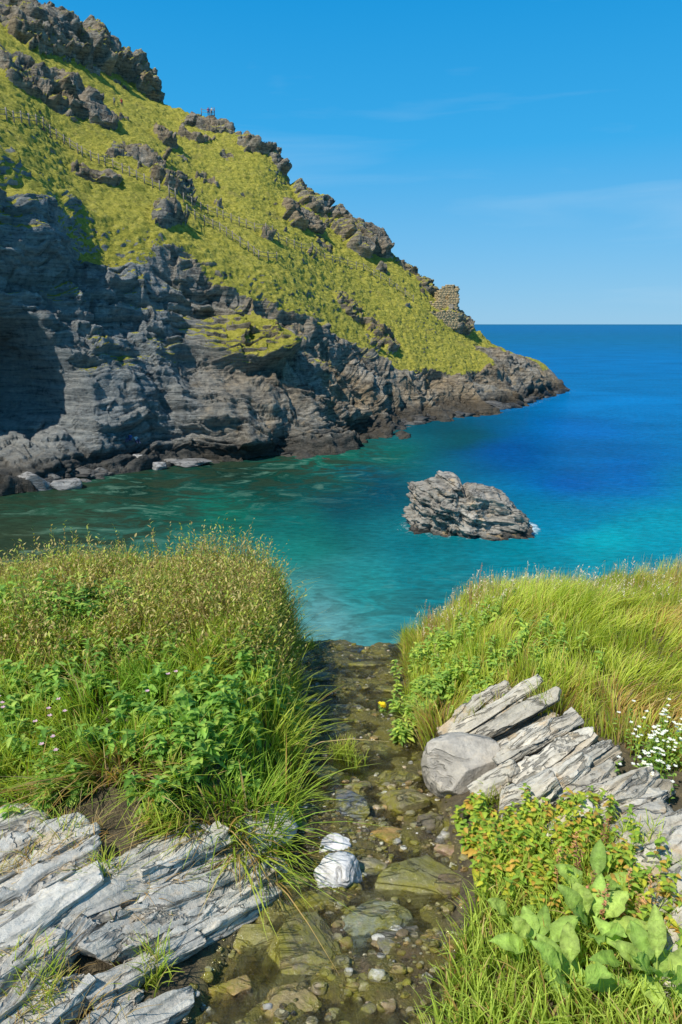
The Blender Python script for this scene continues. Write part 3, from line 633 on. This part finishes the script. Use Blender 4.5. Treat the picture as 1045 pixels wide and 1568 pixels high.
# ---- leafy herbs
def herb(acc,px,py,rad,nst,hgt,ll,lw,cols_,pairs=6):
    c=G(px,py);b=c+RNG.normal(size=(nst,3))*np.array([rad,rad*.8,0]);b[:,2]=gh(b[:,0],b[:,1])
    H=RNG.uniform(.5,1.1,nst)*hgt;ln=RNG.normal(size=(nst,2))*.35+np.array([.05,-.2])
    blades(acc,b,H,np.full(nst,.005),ln,np.full(nst,.1),colr(nst,[(.14,.20,.04)]),colr(nst,[(.22,.30,.05)]))
    for k in range(pairs):
        tk=.25+.75*k/(pairs-1);p=b+np.concatenate([ln,np.zeros((nst,1))],1)*(H*(tk*.25+.1*tk**2))[:,None]+np.array([0,0,1.])*(H*(tk-.055*tk**2.2))[:,None]
        a=RNG.uniform(0,6.28,nst)
        for q in (0,1,2):
            aa=a+q*2.1;d=np.stack([np.cos(aa),np.sin(aa),RNG.uniform(.0,.7,nst)],1);sz=ll*(1.2-.6*tk)*RNG.uniform(.6,1.3,nst)
            leaves(acc,p,d,np.tile([0,0,1.],(nst,1))+rdir(nst)*.3,sz,sz*lw,.4,colr(nst,cols_),6)
ha=Acc();hg=[(.18,.34,.06),(.26,.44,.07),(.13,.26,.04),(.38,.50,.09)]
for (px,py,rad,nst,h) in [(110,965,.16,44,.32),(50,960,.12,20,.30),(170,950,.12,28,.30),(320,1090,.16,30,.18),(420,1080,.08,30,.22),(290,1130,.16,22,.17),(150,1050,.2,24,.17),(435,1130,.06,18,.18),(380,1010,.12,22,.22),(60,1060,.16,18,.17),(230,1180,.2,18,.15),(80,1180,.2,16,.16),(350,1180,.1,16,.16),(240,1020,.16,18,.2),(20,1120,.14,14,.16)]:
    herb(ha,px,py,rad,nst,h,.068,.46,hg)
ha.build('nettle_patch',MLEAF)
ha=Acc()
for (px,py,rad,nst,h) in [(665,1010,.12,44,.24),(650,1075,.08,40,.18),(700,1050,.11,40,.2),(640,1110,.05,24,.14),(760,1030,.12,20,.18),(690,1000,.14,40,.22),(730,1095,.07,18,.12),(620,1140,.04,12,.1),(830,1010,.15,16,.2)]:
    herb(ha,px,py,rad,nst,h,.048,.5,[(.28,.44,.08),(.36,.50,.08),(.22,.36,.07),(.46,.54,.09)])
ha.build('herb_patch',MLEAF)
ha=Acc();yb=[(.38,.46,.05),(.50,.50,.05),(.26,.40,.05),(.54,.34,.07),(.34,.46,.06),(.24,.38,.05)]
for (px,py,rad,nst,h) in [(770,1330,.06,22,.18),(800,1290,.07,28,.16),(735,1300,.03,14,.14),(860,1290,.08,24,.16),(930,1350,.07,24,.18),(970,1400,.06,22,.18),(940,1440,.08,20,.18),(720,1260,.04,12,.12),(800,1360,.08,22,.14),(880,1240,.05,8,.1),(1010,1440,.06,16,.14),(900,1310,.08,18,.15),(860,1400,.08,14,.14)]:
    herb(ha,px,py,rad,nst,h,.036,.62,yb,6)
ha.build('bramble_patch',MLEAF)
da=Acc();shape=([0,.06,.14,.3,.55,.8,.93,1],[.06,.08,.45,.95,.9,.5,.2,0])
for (px,py,k,Ls) in [(820,1500,8,.155),(905,1470,8,.155),(1000,1550,9,.16),(790,1450,4,.12),(905,1410,4,.15),(960,1520,6,.14),(870,1555,6,.15)]:
    c=G(px,py)+np.array([0,0,.08]);a=np.arange(k)*2.4+px;el=RNG.uniform(.3,2.2,k)
    d=np.stack([np.cos(a),np.sin(a),el],1);ba=np.tile(c,(k,1))+d*.03
    leaves(da,ba,d,np.tile([-.3,-.5,1.],(k,1))+np.stack([-np.cos(a),-np.sin(a),a*0],1)*.6,RNG.uniform(.6,1.2,k)*Ls,RNG.uniform(.30,.42,k)*Ls,.35,colr(k,[(.32,.46,.09),(.40,.52,.11),(.25,.38,.07)],.2),26,.09,shape,.12,1.5)
da.build('dock_plant',MDOCK)
sa=Acc()
for (px,py,m_,h) in [(860,1390,5,.24),(960,1440,9,.24),(900,1340,4,.2),(658,960,4,.34),(720,950,5,.34),(745,935,5,.36)]:
    c=G(px,py);b=c+RNG.normal(size=(m_,3))*np.array([.06,.05,0]);H=RNG.uniform(.7,1.1,m_)*h;ln=RNG.normal(size=(m_,2))*.2;red=colr(m_,[(.46,.22,.12),(.52,.30,.14),(.38,.26,.10)])
    blades(sa,b,H,np.full(m_,.004),ln,np.full(m_,.05),red*.8,red)
    for j in range(26):
        tk=.45+.55*j/26;p=b+np.concatenate([ln,np.zeros((m_,1))],1)*(H*(tk*.25+.05*tk**2))[:,None]+np.array([0,0,1.])*(H*(tk-.0275*tk**2.2))[:,None]
        leaves(sa,p,rdir(m_,-.2,.8),np.tile([0,0,1.],(m_,1)),RNG.uniform(.008,.016,m_),RNG.uniform(.006,.010,m_),0,red*RNG.uniform(.8,1.4,(m_,1)),3)
sa.build('sorrel',MLEAF)
def flowers(name,lst,col,size,stem=.1):
    fa=Acc()
    for (px,py,m_,rad,h) in lst:
        c=G(px,py);b=c+RNG.normal(size=(m_,3))*np.array([rad,rad,0]);b[:,2]=gh(b[:,0],b[:,1]);H=RNG.uniform(.7,1.1,m_)*h
        blades(fa,b,H,np.full(m_,.003),RNG.normal(size=(m_,2))*.01,np.zeros(m_),colr(m_,green),colr(m_,green));tip=b+np.array([0,0,1.])*H[:,None]
        for j in range(6):
            a=j*1.047+RNG.uniform(0,1,m_);d=np.stack([np.cos(a),np.sin(a)-.2,np.full(m_,.45)],1)
            leaves(fa,tip,d,np.tile([0,-.3,1.],(m_,1)),np.full(m_,size),np.full(m_,size*.6),.1,colr(m_,col,.1),4)
        for j in range(4):
            leaves(fa,b+np.array([0,0,1.])*(H*(.3+.15*j))[:,None],rdir(m_,0,.6),np.tile([0,0,1.],(m_,1)),np.full(m_,.025),np.full(m_,.012),.3,colr(m_,[(.2,.34,.06),(.3,.42,.08)]),5)
    fa.build(name,MLEAF)
flowers('white_flowers',[(1010,1185,60,.08,.16),(1035,1160,40,.08,.18),(985,1215,20,.04,.12)],[(.85,.85,.82)],.011)
flowers('clover_flowers',[(75,1140,5,.06,.21),(100,1205,3,.04,.21),(10,1150,3,.05,.22),(240,1090,3,.1,.22)],[(.75,.50,.62)],.012)
flowers('yellow_flower',[(587,1092,5,.012,.07)],[(.85,.70,.03)],.024)

# ------------------------------------------------ fence on the hillside
fa=Acc();MW=mat_plain('weathered_wood',(.24,.21,.17))
BV,BF=cubesphere(1)
def beam(acc,A,Bq,r,c):
    A=np.array(A);Bq=np.array(Bq);ax=Bq-A;L=np.linalg.norm(ax);ax/=L;h=np.array([0,0,1.]) if abs(ax[2])<.9 else np.array([1.,0,0])
    s_=np.cross(ax,h);s_/=np.linalg.norm(s_);u_=np.cross(s_,ax);acc.add((A+Bq)/2+BV[:,:1]*ax*L/2+BV[:,1:2]*s_*r+BV[:,2:3]*u_*r,BF,c)
def fence(pts,step):
    prev=None
    for (a,b) in zip(pts[:-1],pts[1:]):
        k=max(1,int(math.hypot(b[0]-a[0],b[1]-a[1])/step))
        for i in range(k):
            px=a[0]+(b[0]-a[0])*i/k;py=a[1]+(b[1]-a[1])*i/k;p=on_hill(px,py);beam(fa,p-[0,0,.3],p+[0,0,1.35],.07,(.2,.18,.15))
            if prev is not None and np.linalg.norm(p-prev)<9:
                for hh in (.55,1.1): beam(fa,prev+[0,0,hh],p+[0,0,hh],.035,(.2,.18,.15))
            prev=p
fence([(0,180),(60,190),(130,238),(200,266),(260,297),(310,320),(380,346),(430,368),(500,396),(560,412),(600,435),(645,466)],12)
fence([(290,330),(340,352),(400,395),(440,400)],12)
fence([(312,168),(322,168),(332,170),(342,172)],7)
fa.build('fence',MW,False)
# ------------------------------------------------ ruin
MRU=mat_plain('ruin_masonry',(.42,.32,.18),.9)
ru=bpy.data.objects.new('castle_ruin',None);sc.collection.objects.link(ru)
def masonry(name,A,Bq,hts,th,opening=None):
    acc=Acc();A=np.array(A);Bq=np.array(Bq);ax=Bq-A;ax[2]=0;L=np.linalg.norm(ax);ax/=L;nn=np.array([-ax[1],ax[0],0])
    zb=min(A[2],Bq[2])-1.6;z_=0;row=0
    while z_<max(hts)+1.6:
        hh=RNG.uniform(.25,.4);u=-(row%2)*.25
        while u<L:
            wd=RNG.uniform(.4,.9);um=u+wd/2;top=np.interp(um/L,np.linspace(0,1,len(hts)),hts)+1.6+RNG.uniform(-.2,.2)
            if z_<top and not(opening and opening[0]<um<opening[1] and opening[2]<z_-1.6<opening[3]):
                c=A+ax*um;c[2]=zb+z_+hh/2;j=RNG.uniform(-.08,.08)
                acc.add(c+ax*BV[:,:1]*wd*.497+nn*(BV[:,1:2]*th/2*(1+j))+np.array([0,0,1.])*BV[:,2:3]*hh*.494,BF,(.3,.25,.18))
            u+=wd
        z_+=hh;row+=1
    acc.build(name,MRU,False,ru)
t0=W(672,468,158);t1=W(699,466,158);dz=np.array([-1.5,3.5,0])
masonry('tower_front',t0,t1,[2.8,4.0,4.4,4.2,3.4],.9,(1.6,2.3,1.0,2.2));masonry('tower_side',t1,t1+dz,[3.4,4.0,2.5],.9);masonry('tower_back',t0+dz,t1+dz,[2.0,3.0,3.8,2.4],.9);masonry('tower_left',t0,t0+dz,[2.8,3.0,2.0],.9)
masonry('curtain_wall',W(640,468,155),W(674,474,155),[1.0,1.6,1.2,2.0],.7);masonry('lower_wall',W(648,486,148),W(700,492,151),[1.2,1.8,1.6,2.2,1.4],.7)
# ------------------------------------------------ people
def person(loc_,shirt,trou,pose='stand',face=0.0):
    if pose=='stand':
        J={'pel':(0,0,.95),'ch':(0,0,1.35),'nk':(0,0,1.5),'hd':(0,-.01,1.62),'ht':(0,-.01,1.72),'ls':(-.19,0,1.42),'le':(-.26,.02,1.13),'lh':(-.24,-.12,.90),'rs':(.19,0,1.42),'re':(.27,0,1.14),'rh':(.25,-.10,.92),'lp':(-.10,0,.9),'lk':(-.12,-.02,.5),'la':(-.12,.02,.08),'lf':(-.13,-.15,.04),'rp':(.10,0,.9),'rk':(.13,-.03,.5),'ra':(.14,0,.08),'rf':(.15,-.17,.04)}
    else:
        J={'pel':(0,0,.12),'ch':(0,.06,.55),'nk':(0,.03,.68),'hd':(0,0,.80),'ht':(0,0,.9),'ls':(-.19,.05,.6),'le':(-.25,.18,.35),'lh':(-.24,.25,.08),'rs':(.19,.05,.6),'re':(.26,-.1,.42),'rh':(.15,-.3,.45),'lp':(-.1,-.03,.12),'lk':(-.13,-.42,.42),'la':(-.13,-.62,.08),'lf':(-.13,-.78,.04),'rp':(.1,-.03,.12),'rk':(.13,-.42,.40),'ra':(.13,-.68,.08),'rf':(.13,-.82,.04)}
    Rd={'pel':.14,'ch':.15,'nk':.055,'hd':.10,'ht':.07,'ls':.07,'le':.045,'lh':.035,'rs':.07,'re':.045,'rh':.035,'lp':.095,'lk':.06,'la':.04,'lf':.035,'rp':.095,'rk':.06,'ra':.04,'rf':.035}
    E=[('pel','ch'),('ch','nk'),('nk','hd'),('hd','ht'),('ch','ls'),('ls','le'),('le','lh'),('ch','rs'),('rs','re'),('re','rh'),('pel','lp'),('lp','lk'),('lk','la'),('la','lf'),('pel','rp'),('rp','rk'),('rk','ra'),('ra','rf')]
    ks=list(J);me=bpy.data.meshes.new('p');me.from_pydata([J[k] for k in ks],[(ks.index(a),ks.index(b)) for a,b in E],[])
    ob=bpy.data.objects.new('person',me);sc.collection.objects.link(ob);md=ob.modifiers.new('s','SKIN')
    for i,k in enumerate(ks): me.skin_vertices[0].data[i].radius=(Rd[k],Rd[k]*.8);me.skin_vertices[0].data[i].use_root=(k=='pel')
    ob.modifiers.new('u','SUBSURF').levels=1
    m2=bpy.data.meshes.new_from_object(ob.evaluated_get(bpy.context.evaluated_depsgraph_get()));ob.modifiers.clear();ob.data=m2;m2.materials.clear()
    for m_ in (mat_plain('skin',(.45,.28,.2)),mat_plain('shirt',shirt),mat_plain('trousers',trou),mat_plain('hair',(.06,.04,.03))): m2.materials.append(m_)
    top=1.5 if pose=='stand' else .68;mid=.95 if pose=='stand' else .2
    for f in m2.polygons:
        c=f.center;f.use_smooth=True
        f.material_index=3 if c.z>top+.13 or (c.z>top+.02 and c.y>.04) else 0 if c.z>top else 1 if c.z>mid and not (pose!='stand' and c.y<-.1) else 2
        if abs(c.x)>.2 and mid-.1<c.z<mid+.2 and pose=='stand': f.material_index=0
    ob.location=loc_;ob.rotation_euler=(0,0,face);return ob
shirts=[(.5,.05,.05),(.05,.1,.3),(.6,.6,.6),(.1,.1,.12),(.15,.3,.5),(.55,.45,.3)]
for i,(px,py) in enumerate([(315,168),(320,169),(326,169),(331,170),(336,171),(179,160),(188,161)]):
    person(on_hill(px,py)+np.array([0,0,-.05]),shirts[i%6],(.05,.06,.1),'stand',random.uniform(-1,2))
for i,(px,py) in enumerate([(203,672),(211,673)]):
    p=on_hill(px,py+4);person(p,shirts[i+1],(.05,.06,.15),'sit',-.3+i)
print('VERTS',sum(len(o.data.vertices) for o in bpy.data.objects if o.type=='MESH'))
